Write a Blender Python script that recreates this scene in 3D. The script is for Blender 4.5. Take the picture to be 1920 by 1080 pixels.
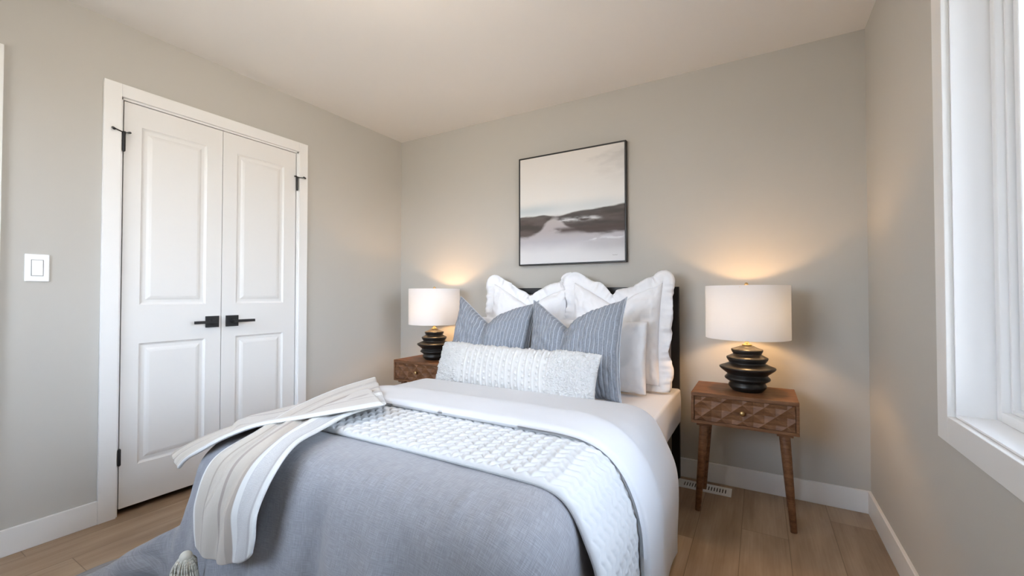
import bpy, bmesh, math, random
import numpy as np
from mathutils import Vector, Matrix, noise as mnoise
from mathutils.bvhtree import BVHTree
random.seed(7); np.random.seed(7)
S = bpy.context.scene
COL = S.collection
for o in list(bpy.data.objects): bpy.data.objects.remove(o)

# ------------------------------------------------------------ camera, world, light, exposure
H = 2.44; W = 3.2066; YF = -3.45           # ceiling height, right wall, wall behind the camera
cd = bpy.data.cameras.new('camera'); co = bpy.data.objects.new('camera', cd); COL.objects.link(co)
cd.sensor_width = 36; cd.lens = 794.87/1920*36; cd.clip_start = .02
co.location = (2.731, -2.742, 1.0881)
co.rotation_euler = (math.pi/2+.0167, 0, .5272)
S.camera = co
S.view_settings.view_transform = 'Standard'; S.view_settings.look = 'None'
S.view_settings.gamma = 1; S.view_settings.use_curve_mapping = False
S.view_settings.exposure = 0.0

wd = bpy.data.worlds.new('sky'); S.world = wd; wd.use_nodes = True
nt = wd.node_tree; nt.nodes.clear()
geo = nt.nodes.new('ShaderNodeTexCoord'); sep = nt.nodes.new('ShaderNodeSeparateXYZ')
rmp = nt.nodes.new('ShaderNodeValToRGB'); mr = nt.nodes.new('ShaderNodeMapRange')
bg = nt.nodes.new('ShaderNodeBackground'); wo = nt.nodes.new('ShaderNodeOutputWorld')
nt.links.new(geo.outputs['Generated'], sep.inputs[0]); nt.links.new(sep.outputs[2], mr.inputs[0])
mr.inputs[1].default_value = -1; mr.inputs[2].default_value = 1
nt.links.new(mr.outputs[0], rmp.inputs[0]); nt.links.new(rmp.outputs[0], bg.inputs[0]); nt.links.new(bg.outputs[0], wo.inputs[0])
e = rmp.color_ramp.elements
e[0].position = 0; e[0].color = (.30, .27, .22, 1)
e[1].position = 1; e[1].color = (.46, .66, 1.0, 1)
x = e.new(.47); x.color = (.42, .40, .36, 1)
x = e.new(.53); x.color = (.78, .88, 1.0, 1)
bg.inputs[1].default_value = 14.5
wd.cycles.sampling_method = 'AUTOMATIC'

WY0, WY1, WZ0, WZ1 = -1.081, -2.35, .745, 2.10    # window opening
FX0, FX1, FZ0, FZ1 = .35, 1.95, .95, 2.12       # added, unseen second window behind the camera, for fill light
# added ceiling lamp that evens out the brightness (its fixture is built below, out of the picture)
CL = (1.55, -1.80, H-.10)
lp = bpy.data.lights.new('added_ceiling_bulb', 'POINT'); lp.energy = 22; lp.color = (1, .86, .72); lp.shadow_soft_size = .12
clo = bpy.data.objects.new('added_ceiling_bulb', lp); COL.objects.link(clo)

# ------------------------------------------------------------ helpers
def tag(o, label=None, cat=None, group=None, kind=None):
    if label: o['label'] = label
    if cat: o['category'] = cat
    if group: o['group'] = group
    if kind: o['kind'] = kind
    return o
def mesh_obj(name, verts, faces, mat, parent=None, smooth=False, uvs=None, loc=None):
    me = bpy.data.meshes.new(name)
    me.from_pydata([tuple(map(float, v)) for v in verts], [], [tuple(map(int, f)) for f in faces])
    if uvs is not None:
        l = me.uv_layers.new(name='UVMap')
        idx = np.zeros(len(me.loops), dtype=np.int32); me.loops.foreach_get('vertex_index', idx)
        l.data.foreach_set('uv', np.asarray(uvs, dtype=np.float32)[idx].ravel())
    me.validate(); me.update()
    if smooth: me.polygons.foreach_set('use_smooth', [True]*len(me.polygons))
    o = bpy.data.objects.new(name, me); COL.objects.link(o)
    if mat: me.materials.append(mat)
    if parent: o.parent = parent
    if loc: o.location = loc
    return o
def bm_obj(name, bm, mat, parent=None, smooth=False, bevel=0, seg=2):
    bmesh.ops.recalc_face_normals(bm, faces=bm.faces)
    me = bpy.data.meshes.new(name); bm.to_mesh(me); bm.free()
    if smooth: me.polygons.foreach_set('use_smooth', [True]*len(me.polygons))
    o = bpy.data.objects.new(name, me); COL.objects.link(o); me.materials.append(mat)
    if parent: o.parent = parent
    if bevel:
        m = o.modifiers.new('bevel', 'BEVEL'); m.width = bevel; m.segments = seg; m.limit_method = 'ANGLE'; m.angle_limit = math.radians(35)
    return o
def add_box(bm, x0, x1, y0, y1, z0, z1):
    r = bmesh.ops.create_cube(bm, size=1)
    for v in r['verts']:
        v.co = Vector(((x0+x1)/2+v.co.x*(x1-x0), (y0+y1)/2+v.co.y*(y1-y0), (z0+z1)/2+v.co.z*(z1-z0)))
    return r['verts']
def box(name, a, mat, parent=None, bevel=0, seg=2):
    bm = bmesh.new(); add_box(bm, *a); return bm_obj(name, bm, mat, parent, bevel=bevel, seg=seg)
def boxes(name, L, mat, parent=None, bevel=0):
    bm = bmesh.new()
    for a in L: add_box(bm, *a)
    return bm_obj(name, bm, mat, parent, bevel=bevel)
def tube(bm, p0, p1, r0, r1, n=16):
    p0, p1 = Vector(p0), Vector(p1); d = (p1-p0).normalized()
    a = d.orthogonal().normalized(); b = d.cross(a)
    A = [bm.verts.new(p0+r0*(a*math.cos(t*2*math.pi/n)+b*math.sin(t*2*math.pi/n))) for t in range(n)]
    B = [bm.verts.new(p1+r1*(a*math.cos(t*2*math.pi/n)+b*math.sin(t*2*math.pi/n))) for t in range(n)]
    for i in range(n): bm.faces.new((A[i], A[(i+1) % n], B[(i+1) % n], B[i]))
    bm.faces.new(A[::-1]); bm.faces.new(B)
def lathe(name, prof, mat, parent=None, n=64, loc=(0, 0, 0), closed=True):
    V = []; F = []
    for r, z in prof:
        for i in range(n):
            a = 2*math.pi*i/n; V.append((r*math.cos(a)+loc[0], r*math.sin(a)+loc[1], z+loc[2]))
    for k in range(len(prof)-1):
        for i in range(n):
            j = (i+1) % n; F.append((k*n+i, k*n+j, (k+1)*n+j, (k+1)*n+i))
    if closed:
        F.append(list(range(n))[::-1]); F.append([(len(prof)-1)*n+i for i in range(n)])
    o = mesh_obj(name, V, F, mat, parent, smooth=True)
    return o
def empty(name, loc, rz=0):
    o = bpy.data.objects.new(name, None); COL.objects.link(o); o.location = loc; o.rotation_euler = (0, 0, rz)
    o.empty_display_size = .1; return o
def copy_tree(o, parent=None):
    c = o.copy(); COL.objects.link(c)
    if parent: c.parent = parent
    for ch in [x for x in bpy.data.objects if x.parent == o]: copy_tree(ch, c)
    return c

# ------------------------------------------------------------ materials
class NT:
    def __init__(s, name):
        s.m = bpy.data.materials.new(name); s.m.use_nodes = True; s.t = s.m.node_tree
        s.b = s.t.nodes['Principled BSDF']
    def n(s, typ, **kw):
        nd = s.t.nodes.new('ShaderNode'+typ)
        for k, v in kw.items(): setattr(nd, k, v)
        return nd
    def l(s, a, b): s.t.links.new(a, b)
    def setv(s, i, v):
        if hasattr(v, 'is_linked') or hasattr(v, 'links'): s.l(v, i)
        else: i.default_value = v
    def math(s, op, a, b=None, c=None, clamp=False):
        nd = s.n('Math', operation=op, use_clamp=clamp)
        for i, v in enumerate((a, b, c)):
            if v is not None: s.setv(nd.inputs[i], v)
        return nd.outputs[0]
    def mix(s, f, a, b):
        nd = s.n('Mix', data_type='RGBA')
        s.setv(nd.inputs[0], f); s.setv(nd.inputs[6], a); s.setv(nd.inputs[7], b); return nd.outputs[2]
    def smooth(s, v, a, b):
        nd = s.n('MapRange', interpolation_type='SMOOTHSTEP'); s.setv(nd.inputs[0], v); nd.inputs[1].default_value = a; nd.inputs[2].default_value = b
        return nd.outputs[0]
    def coord(s, kind='Object', scale=(1, 1, 1)):
        tc = s.n('TexCoord'); mp = s.n('Mapping'); s.l(tc.outputs[kind], mp.inputs[0]); mp.inputs['Scale'].default_value = scale; return mp.outputs[0]
    def noise(s, vec, scale, detail=3, rough=.5, out=0):
        nd = s.n('TexNoise'); s.l(vec, nd.inputs['Vector']); nd.inputs['Scale'].default_value = scale
        nd.inputs['Detail'].default_value = detail; nd.inputs['Roughness'].default_value = rough; return nd.outputs[out]
    def bump(s, h, strength=.3, dist=.001):
        nd = s.n('Bump'); nd.inputs['Strength'].default_value = strength; nd.inputs['Distance'].default_value = dist
        s.l(h, nd.inputs['Height']); s.l(nd.outputs[0], s.b.inputs['Normal'])
    def ramp(s, f, stops):
        nd = s.n('ValToRGB'); s.l(f, nd.inputs[0]); e = nd.color_ramp.elements
        e[0].position, e[0].color = stops[0][0], (*stops[0][1], 1); e[1].position, e[1].color = stops[-1][0], (*stops[-1][1], 1)
        for p, c in stops[1:-1]:
            q = e.new(p); q.color = (*c, 1)
        return nd.outputs[0]
def plain(name, col, rough=.5, metal=0, spec=.5, nb=0, nscale=200, sheen=0):
    k = NT(name); k.b.inputs['Base Color'].default_value = (*col, 1); k.b.inputs['Roughness'].default_value = rough
    k.b.inputs['Metallic'].default_value = metal; k.b.inputs['Specular IOR Level'].default_value = spec
    if sheen: k.b.inputs['Sheen Weight'].default_value = sheen
    v = k.coord()
    nz = k.noise(v, nscale, 2)
    if nb: k.bump(nz, nb, .001)
    else:
        r = k.math('MULTIPLY_ADD', nz, .06, rough-.03); k.l(r, k.b.inputs['Roughness'])
    return k.m
M = {}
M['wall'] = plain('wall_paint', (.535, .515, .475), .75, spec=.25, nb=.12, nscale=350)
M['ceiling'] = plain('ceiling_paint', (.81, .785, .755), .9, spec=.1, nb=.2, nscale=250)
M['trim'] = plain('white_trim_paint', (.84, .835, .82), .38, spec=.4)
M['door'] = plain('white_door_paint', (.80, .79, .77), .42, spec=.4)
M['vinyl'] = plain('white_vinyl', (.90, .905, .91), .3)
M['black'] = plain('matte_black_metal', (.012, .012, .013), .4)
M['blackwood'] = plain('black_bed_frame', (.012, .012, .014), .45)
M['linen'] = plain('headboard_linen', (.50, .46, .44), .9, spec=.1, nb=.4, nscale=900)
M['brass'] = plain('brass', (.62, .45, .22), .3, metal=1)
M['plastic'] = plain('white_plastic', (.85, .85, .84), .3)
M['dark'] = plain('ink_and_slot_shade', (.02, .018, .016), .9)  # signature ink, and the shade painted into the vent slots
M['closet'] = plain('closet_inside', (.25, .24, .23), .9)
M['ceramic'] = plain('black_ceramic', (.012, .011, .010), .36, spec=.45, nb=.02, nscale=8)

def cloth_mat(name, col, rough=.85, weave=1500, strength=.25, var=.04, sheen=.25):
    k = NT(name); v = k.coord()
    n1 = k.noise(v, 4, 3); f = k.math('MULTIPLY', n1, var*4)
    c = k.mix(f, (*col, 1), (*[x*.8 for x in col], 1)); k.l(c, k.b.inputs['Base Color'])
    k.b.inputs['Roughness'].default_value = rough; k.b.inputs['Specular IOR Level'].default_value = .15
    k.b.inputs['Sheen Weight'].default_value = sheen
    k.bump(k.noise(v, weave, 1), strength, .0006)
    return k.m
M['white_cotton'] = cloth_mat('white_cotton', (.66, .66, .67), sheen=.05)
M['sheet'] = cloth_mat('white_sheet', (.82, .82, .85), sheen=.05)
M['white_linen'] = cloth_mat('white_pillow_linen', (.88, .88, .90), sheen=.1)
M['white_knit'] = cloth_mat('white_textured_knit', (.63, .62, .60), strength=.5, weave=700, sheen=.05)
M['quilt'] = cloth_mat('white_quilted_cotton', (.61, .61, .605), weave=900, sheen=.05)

# linen: gray yarn with lighter threads running both ways
def linen_mat():
    k = NT('grey_linen'); tc = k.n('TexCoord')
    m1 = k.n('Mapping'); k.l(tc.outputs['UV'], m1.inputs[0]); m1.inputs['Scale'].default_value = (700, 35, 1)
    m2 = k.n('Mapping'); k.l(tc.outputs['UV'], m2.inputs[0]); m2.inputs['Scale'].default_value = (35, 700, 1)
    a = k.noise(m1.outputs[0], 1, 2); b = k.noise(m2.outputs[0], 1, 2)
    s_ = k.math('ADD', a, b); f = k.smooth(s_, .75, 1.3)
    c = k.mix(f, (.238, .236, .250, 1), (.325, .324, .343, 1)); k.l(c, k.b.inputs['Base Color'])
    k.b.inputs['Roughness'].default_value = .8; k.b.inputs['Specular IOR Level'].default_value = .2; k.b.inputs['Sheen Weight'].default_value = .3
    k.bump(s_, .3, .0008); return k.m
M['grey_linen'] = linen_mat()
def ribbed_mat():
    k = NT('blue_grey_ribbed_linen'); tc = k.n('TexCoord'); sp = k.n('SeparateXYZ'); k.l(tc.outputs['UV'], sp.inputs[0])
    fr = k.math('FRACT', k.math('MULTIPLY', sp.outputs[0], 1/.0225))
    d = k.math('ABSOLUTE', k.math('SUBTRACT', fr, .5))           # .5 at the stitched channel
    ln = k.smooth(d, .40, .47)
    v = k.coord('UV', (60, 700, 1)); w = k.coord('UV', (700, 60, 1))
    nz = k.math('ADD', k.noise(v, 1, 2), k.noise(w, 1, 2)); f = k.smooth(nz, .7, 1.35)
    c = k.mix(f, (.185, .20, .23, 1), (.30, .32, .36, 1))
    c = k.mix(k.math('MULTIPLY', ln, .75), c, (.55, .58, .64, 1))
    k.l(c, k.b.inputs['Base Color']); k.b.inputs['Roughness'].default_value = .85; k.b.inputs['Specular IOR Level'].default_value = .15
    k.b.inputs['Sheen Weight'].default_value = .2
    k.bump(nz, .3, .0008); return k.m
M['ribbed'] = ribbed_mat()
def throw_mat():
    k = NT('cream_striped_knit'); tc = k.n('TexCoord'); sp = k.n('SeparateXYZ'); k.l(tc.outputs['UV'], sp.inputs[0])
    u = sp.outputs[0]
    wob = k.math('MULTIPLY_ADD', k.noise(k.coord('UV', (3, 6, 1)), 1, 2), .012, -.006); uu = k.math('ADD', u, wob)
    cream = (.52, .465, .395); tan = (.39, .33, .275); wht = (.68, .67, .64); gr = (.44, .42, .41); dk = (.36, .30, .26)
    st = [(0, wht), (.045, wht), (.055, cream), (.17, cream), (.175, tan), (.19, tan), (.195, cream), (.42, cream), (.425, dk), (.445, dk), (.45, cream), (.60, (.52, .455, .385)), (.61, tan), (.68, tan), (.69, wht), (.745, wht), (.75, gr), (.95, gr), (.96, wht), (1, wht)]
    c = k.ramp(uu, st)
    # knit speckle in the grey band
    kn = k.coord('UV', (1, 1, 1)); wv = k.n('TexWave', wave_type='BANDS', bands_direction='Y'); k.l(kn, wv.inputs[0])
    wv.inputs['Scale'].default_value = 60; wv.inputs['Distortion'].default_value = 6; wv.inputs['Detail Scale'].default_value = 8
    msk = k.math('MULTIPLY', k.smooth(uu, .745, .755), k.math('SUBTRACT', 1.0, k.smooth(uu, .92, .93)))
    c = k.mix(k.math('MULTIPLY', msk, k.smooth(wv.outputs[1], .3, .7)), c, (.62, .61, .59, 1))
    k.l(c, k.b.inputs['Base Color']); k.b.inputs['Roughness'].default_value = .95; k.b.inputs['Specular IOR Level'].default_value = .08
    k.b.inputs['Sheen Weight'].default_value = .4
    k.bump(k.math('ADD', k.noise(k.coord('UV', (120, 260, 1)), 1, 3), wv.outputs[1]), .35, .002); return k.m
M['throw'] = throw_mat()
M['tassel'] = cloth_mat('cream_yarn', (.56, .53, .45), strength=.5, weave=500)
M['throw_edge'] = cloth_mat('white_yarn_edging', (.80, .80, .78), strength=.5, weave=600)

def wood_mat():
    k = NT('walnut_wood'); v = k.coord('Object', (3, 22, 22)); n1 = k.noise(v, 3, 5, .6)
    v2 = k.coord('Object', (10, 160, 160)); n2 = k.noise(v2, 2, 2)
    f = k.math('MULTIPLY_ADD', n2, .25, k.math('MULTIPLY', n1, .9))
    c = k.ramp(f, [(.35, (.085, .034, .015)), (.55, (.165, .074, .033)), (.8, (.26, .130, .064))])
    k.l(c, k.b.inputs['Base Color']); k.b.inputs['Roughness'].default_value = .52; k.b.inputs['Specular IOR Level'].default_value = .3
    k.bump(n2, .15, .0005); return k.m
M['walnut'] = wood_mat()
def floor_mat():
    k = NT('oak_vinyl_planks'); tc = k.n('TexCoord'); sp = k.n('SeparateXYZ'); k.l(tc.outputs['Object'], sp.inputs[0])
    X = k.math('DIVIDE', k.math('SUBTRACT', sp.outputs[0], .0835), .1835); row = k.math('FLOOR', X)
    wn = k.n('TexWhiteNoise', noise_dimensions='1D'); k.l(row, wn.inputs['W'])
    Y = k.math('ADD', k.math('DIVIDE', sp.outputs[1], 1.22), k.math('MULTIPLY', wn.outputs[0], 5.0)); col = k.math('FLOOR', Y)
    cb = k.n('CombineXYZ'); k.l(row, cb.inputs[0]); k.l(col, cb.inputs[1])
    w2 = k.n('TexWhiteNoise', noise_dimensions='3D'); k.l(cb.outputs[0], w2.inputs['Vector'])
    vm = k.n('VectorMath', operation='MULTIPLY'); k.l(tc.outputs['Object'], vm.inputs[0]); vm.inputs[1].default_value = (11, 1.6, 1)
    va = k.n('VectorMath', operation='ADD'); k.l(vm.outputs[0], va.inputs[0]); k.l(w2.outputs['Color'], va.inputs[1])
    va2 = k.n('VectorMath', operation='SCALE'); k.l(w2.outputs['Color'], va2.inputs[0]); va2.inputs['Scale'].default_value = 40; k.l(va2.outputs[0], va.inputs[1])
    n1 = k.noise(va.outputs[0], 1.1, 4, .55)
    vm2 = k.n('VectorMath', operation='MULTIPLY'); k.l(va.outputs[0], vm2.inputs[0]); vm2.inputs[1].default_value = (12, 2, 1)
    n2 = k.noise(vm2.outputs[0], 1, 2)
    f = k.math('ADD', k.math('MULTIPLY', n1, .7), k.math('MULTIPLY', n2, .2)); f = k.math('ADD', f, k.math('MULTIPLY', w2.outputs[0], .22))
    c = k.ramp(f, [(.3, (.235, .155, .097)), (.5, (.35, .245, .16)), (.72, (.47, .35, .24))])
    fx = k.math('FRACT', X); ex = k.math('MINIMUM', fx, k.math('SUBTRACT', 1.0, fx)); fy = k.math('FRACT', Y); ey = k.math('MULTIPLY', k.math('MINIMUM', fy, k.math('SUBTRACT', 1.0, fy)), 6.6)
    gap = k.math('SUBTRACT', 1.0, k.smooth(k.math('MINIMUM', ex, ey), .003, .012))
    c = k.mix(k.math('MULTIPLY', gap, .55), c, (.08, .05, .03, 1)); k.l(c, k.b.inputs['Base Color'])
    k.b.inputs['Roughness'].default_value = .42; k.b.inputs['Specular IOR Level'].default_value = .4
    k.bump(k.math('SUBTRACT', n2, k.math('MULTIPLY', gap, 2.0)), .2, .0008); return k.m
M['floor'] = floor_mat()
def glass_mat():
    k = NT('window_glass'); k.b.inputs['Base Color'].default_value = (.97, .99, 1, 1); k.b.inputs['Roughness'].default_value = 0
    k.b.inputs['Transmission Weight'].default_value = 1; k.b.inputs['IOR'].default_value = 1.45
    # thin pane: let shadow and portal light through as clear glass does
    tr = k.n('BsdfTransparent'); gl = k.n('BsdfGlossy'); gl.inputs['Roughness'].default_value = 0; fr = k.n('Fresnel'); fr.inputs[0].default_value = 1.45
    mx = k.n('MixShader'); k.l(fr.outputs[0], mx.inputs[0]); k.l(tr.outputs[0], mx.inputs[1]); k.l(gl.outputs[0], mx.inputs[2])
    k.l(mx.outputs[0], k.t.nodes['Material Output'].inputs[0]); k.t.nodes.remove(k.b); return k.m
M['glass'] = glass_mat()
def shade_mat():
    k = NT('white_linen_lampshade'); df = k.n('BsdfDiffuse'); df.inputs[0].default_value = (.84, .83, .84, 1)
    tl = k.n('BsdfTranslucent'); tl.inputs[0].default_value = (.70, .76, .86, 1)
    n = k.noise(k.coord('Object', (1, 1, 1)), 900, 1); b = k.n('Bump'); b.inputs['Strength'].default_value = .2; b.inputs['Distance'].default_value = .0005; k.l(n, b.inputs['Height'])
    k.l(b.outputs[0], df.inputs['Normal'])
    mx = k.n('MixShader'); mx.inputs[0].default_value = .33; k.l(df.outputs[0], mx.inputs[1]); k.l(tl.outputs[0], mx.inputs[2])
    k.l(mx.outputs[0], k.t.nodes['Material Output'].inputs[0]); k.t.nodes.remove(k.b); return k.m
M['shade'] = shade_mat()
def art_mat():
    k = NT('painted_canvas'); tc = k.n('TexCoord'); sp = k.n('SeparateXYZ'); k.l(tc.outputs['UV'], sp.inputs[0]); u, v = sp.outputs[0], sp.outputs[1]
    def nz(sx, sy, seed=0, d=4):
        mp = k.n('Mapping'); k.l(tc.outputs['UV'], mp.inputs[0]); mp.inputs['Scale'].default_value = (sx, sy, 1); mp.inputs['Location'].default_value = (seed, seed*1.7, 0)
        n = k.n('TexNoise'); k.l(mp.outputs[0], n.inputs['Vector']); n.inputs['Scale'].default_value = 1; n.inputs['Detail'].default_value = d; return k.math('SUBTRACT', n.outputs[0], .5)
    n1 = nz(4, 10, 1); n2 = nz(3, 14, 5); n3 = nz(9, 30, 9); n4 = nz(2, 3, 12)
    def gauss(x, c, w):
        t = k.math('DIVIDE', k.math('SUBTRACT', x, c), w); return k.math('EXPONENT', k.math('MULTIPLY', k.math('MULTIPLY', t, t), -1.0))
    # sky to ground base
    vb = k.math('ADD', v, k.math('MULTIPLY', n4, .12))
    c = k.ramp(vb, [(0, (.76, .755, .77)), (.10, (.72, .715, .735)), (.20, (.50, .49, .53)), (.30, (.46, .42, .43)), (.42, (.50, .46, .45)), (.455, (.76, .775, .78)), (.58, (.80, .785, .76)), (1, (.73, .70, .665))])
    c = k.mix(k.math('MULTIPLY', k.math('MULTIPLY', gauss(v, .50, .05), k.math('ADD', gauss(u, .12, .30), k.math('MULTIPLY', gauss(u, .75, .25), .5))), .55, clamp=True), c, (.36, .47, .52, 1))
    c = k.mix(k.math('MULTIPLY', k.smooth(k.math('ADD', u, n1), .7, 1.05), k.smooth(v, .6, 1.0)), c, (.55, .53, .51, 1))
    top = k.math('ADD', k.math('SUBTRACT', k.math('ADD', .447, k.math('MULTIPLY', k.math('POWER', u, 3.0), .035)), k.math('MULTIPLY', gauss(u, .40, .10), .022)), k.math('MULTIPLY', n3, .02))
    bot = k.math('ADD', k.math('ADD', .245, k.math('MULTIPLY', gauss(u, .36, .15), .165)), k.math('MULTIPLY', n1, .14))
    up = k.math('SUBTRACT', 1.0, k.smooth(k.math('SUBTRACT', v, top), -.006, .010)); lo = k.smooth(k.math('SUBTRACT', v, bot), -.022, .022)
    d = k.math('MULTIPLY', up, lo)
    dkc = k.mix(k.smooth(n2, -.12, .15), (.030, .022, .018, 1), (.085, .064, .057, 1))
    c = k.mix(k.math('MULTIPLY', d, .93), c, dkc)
    st = k.math('MULTIPLY', gauss(v, .385, .018), k.math('MULTIPLY', k.smooth(u, .33, .42), k.math('SUBTRACT', 1.0, k.smooth(u, .72, .84))))
    st = k.math('MULTIPLY', st, k.smooth(n3, -.15, .12)); c = k.mix(st, c, (.66, .66, .68, 1))
    # second dark shoulder and pale dabs
    d2 = k.math('MULTIPLY', gauss(v, .295, .028), k.smooth(k.math('ADD', u, n1), .38, .55)); c = k.mix(k.math('MULTIPLY', d2, .92), c, (.075, .055, .05, 1))
    d3 = k.math('MULTIPLY', gauss(v, .20, .016), k.math('MULTIPLY', k.smooth(u, .60, .68), k.smooth(n3, -.05, .12))); c = k.mix(d3, c, (.74, .75, .78, 1))
    d4 = k.math('MULTIPLY', gauss(v, .14, .06), k.smooth(u, .5, .9)); c = k.mix(k.math('MULTIPLY', d4, .35), c, (.30, .30, .33, 1))
    k.l(c, k.b.inputs['Base Color']); k.b.inputs['Roughness'].default_value = .7
    k.bump(k.noise(k.coord('UV', (1, 1, 1)), 350, 2), .2, .0006); return k.m
M['art'] = art_mat()

# ------------------------------------------------------------ structure
def st(o): o['kind'] = 'structure'; return o
TW = .11
st(box('floor', (-.8, W+TW, YF-.09, .1, -.05, 0), M['floor']))
st(box('ceiling', (-.8, W+TW, YF-.09, .1, H, H+.05), M['ceiling']))
# closet opening
DY0, DY1, DZ = -1.905, -.983, 2.064
st(boxes('wall_left', [(-TW, 0, DY1, 0, 0, H), (-TW, 0, DY0, DY1, DZ, H), (-TW, 0, -2.38, DY0, 0, H), (-TW, 0, -3.2, -2.38, 2.06, H), (-TW, 0, YF, -3.2, 0, H)], M['wall']))
st(box('wall_back', (-.8, W+TW, 0, .1, 0, H), M['wall']))
st(boxes('wall_front', [(-TW, FX0, YF-.09, YF, 0, H), (FX1, W+TW, YF-.09, YF, 0, H), (FX0, FX1, YF-.09, YF, 0, FZ0), (FX0, FX1, YF-.09, YF, FZ1, H)], M['wall']))
st(boxes('wall_right', [(W, W+TW, WY0, 0, 0, H), (W, W+TW, WY1, WY0, 0, WZ0), (W, W+TW, WY1, WY0, WZ1, H), (W, W+TW, YF, WY1, 0, H)], M['wall']))
st(boxes('wall_closet', [(-.75, -.70, -2.0, -.88, 0, H), (-.70, -TW, -2.02, -1.98, 0, H), (-.70, -TW, -.90, -.86, 0, H)], M['closet']))
HB = .1105; T = .014
st(boxes('baseboard_left', [(0, T, -.912, -T, 0, HB), (0, T, -2.29, -1.979, 0, HB)], M['trim'], bevel=.002))
st(box('baseboard_back', (0, W, -T, 0, 0, HB), M['trim'], bevel=.002))
st(box('baseboard_right', (W-T, W, YF, -T, 0, HB), M['trim'], bevel=.002))
st(box('baseboard_front', (0, W-T, YF, YF+T, 0, HB), M['trim'], bevel=.002))
# closet casing (trim) with its jamb
cs = st(boxes('trim_1', [(0, .016, -1.9792, DY0-.008, 0, 2.1353), (0, .016, DY1+.010, -.9123, 0, 2.1353), (0, .016, DY0-.008, DY1+.010, DZ+.008, 2.1353)], M['trim'], bevel=.0015))
st(boxes('trim_2', [(-TW, .0015, DY0-.012, DY0+.001, 0, DZ+.014), (-TW, .0015, DY1-.001, DY1+.014, 0, DZ+.014), (-TW, .0015, DY0-.012, DY1+.014, DZ-.002, DZ+.014)], M['trim']))
st(boxes('trim_3', [(0, .016, -2.375, -2.293, 0, 2.1353), (0, .016, -3.275, -3.195, 0, 2.1353), (0, .016, -3.195, -2.375, 2.055, 2.1353)], M['trim'], bevel=.0015))
st(box('door_3', (-.05, -.012, -3.193, -2.387, .012, 2.05), M['door']))

# closet door leaves with two moulded panels each
def door_leaf(name, y0, y1, panels, z0=.033, z1=2.058):
    """slab front at x=-.002, raised and fielded panels as one continuous surface"""
    V = []; F = []; xf = -.002
    ys = [y0]; 
    def quad(a, b, c, d):
        n = len(V); V.extend([a, b, c, d]); F.append((n, n+1, n+2, n+3))
    py0, py1 = panels[0][0], panels[0][1]
    zs = [z0]
    for p in panels: zs += [p[2], p[3]]
    zs.append(z1)
    quad((xf, y0, z0), (xf, py0, z0), (xf, py0, z1), (xf, y0, z1))
    quad((xf, py1, z0), (xf, y1, z0), (xf, y1, z1), (xf, py1, z1))
    for i in range(0, len(zs), 2): quad((xf, py0, zs[i]), (xf, py1, zs[i]), (xf, py1, zs[i+1]), (xf, py0, zs[i+1]))
    prof = [(0, 0), (.004, -.004), (.010, -.0075), (.014, -.008), (.026, -.0075), (.036, -.0035), (.046, -.0015), (.050, -.0015)]
    for (a, b, c, d, *_) in panels:
        rings = []
        for off, dx in prof:
            rings.append([(xf+dx, a+off, c+off), (xf+dx, b-off, c+off), (xf+dx, b-off, d-off), (xf+dx, a+off, d-off)])
        for r0, r1 in zip(rings, rings[1:]):
            for i in range(4):
                j = (i+1) % 4; quad(r0[i], r0[j], r1[j], r1[i])
        quad(*rings[-1])
    xb = -.036
    quad((xb, y0, z0), (xb, y0, z1), (xb, y1, z1), (xb, y1, z0))
    quad((xf, y0, z0), (xf, y0, z1), (xb, y0, z1), (xb, y0, z0)); quad((xf, y1, z0), (xb, y1, z0), (xb, y1, z1), (xf, y1, z1))
    quad((xf, y0, z1), (xf, y1, z1), (xb, y1, z1), (xb, y0, z1)); quad((xf, y0, z0), (xb, y0, z0), (xb, y1, z0), (xf, y1, z0))
    o = mesh_obj(name, V, F, M['door']); bm = bmesh.new(); bm.from_mesh(o.data)
    bmesh.ops.remove_doubles(bm, verts=bm.verts, dist=1e-5); bmesh.ops.recalc_face_normals(bm, faces=bm.faces); bm.to_mesh(o.data); bm.free()
    return st(o)
YM = -1.4465
dl = door_leaf('door_1', DY0+.0065, YM-.0015, [(-1.828, -1.528, .232, .842), (-1.828, -1.528, 1.038, 1.948)])
dr = door_leaf('door_2', YM+.0015, DY1-.007, [(-1.367, -1.071, .232, .842), (-1.367, -1.071, 1.038, 1.948)])
def handle(parent, yc, sgn):
    zc = .935
    h = empty('door_handle', (0, 0, 0)); h.parent = parent
    bm = bmesh.new(); add_box(bm, 0, .009, yc-.0345, yc+.0345, zc-.0325, zc+.0325)
    hb = bm_obj('rose', bm, M['black'], None, bevel=.0015); hb.name = 'door_handle'; bpy.data.objects.remove(h); hb.parent = parent
    bm = bmesh.new(); tube(bm, (.009, yc, zc), (.045, yc, zc), .0115, .0105, 24)
    bm_obj('handle_neck', bm, M['black'], hb, smooth=False, bevel=.001)
    a, b = (yc-.012*sgn, yc+.108*sgn); a, b = min(a, b), max(a, b)
    box('lever', (.043, .055, a, b, zc-.008, zc+.008), M['black'], hb, bevel=.0015)
    return hb
handle(dl, -1.4955, -1); handle(dr, -1.389, 1)
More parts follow.
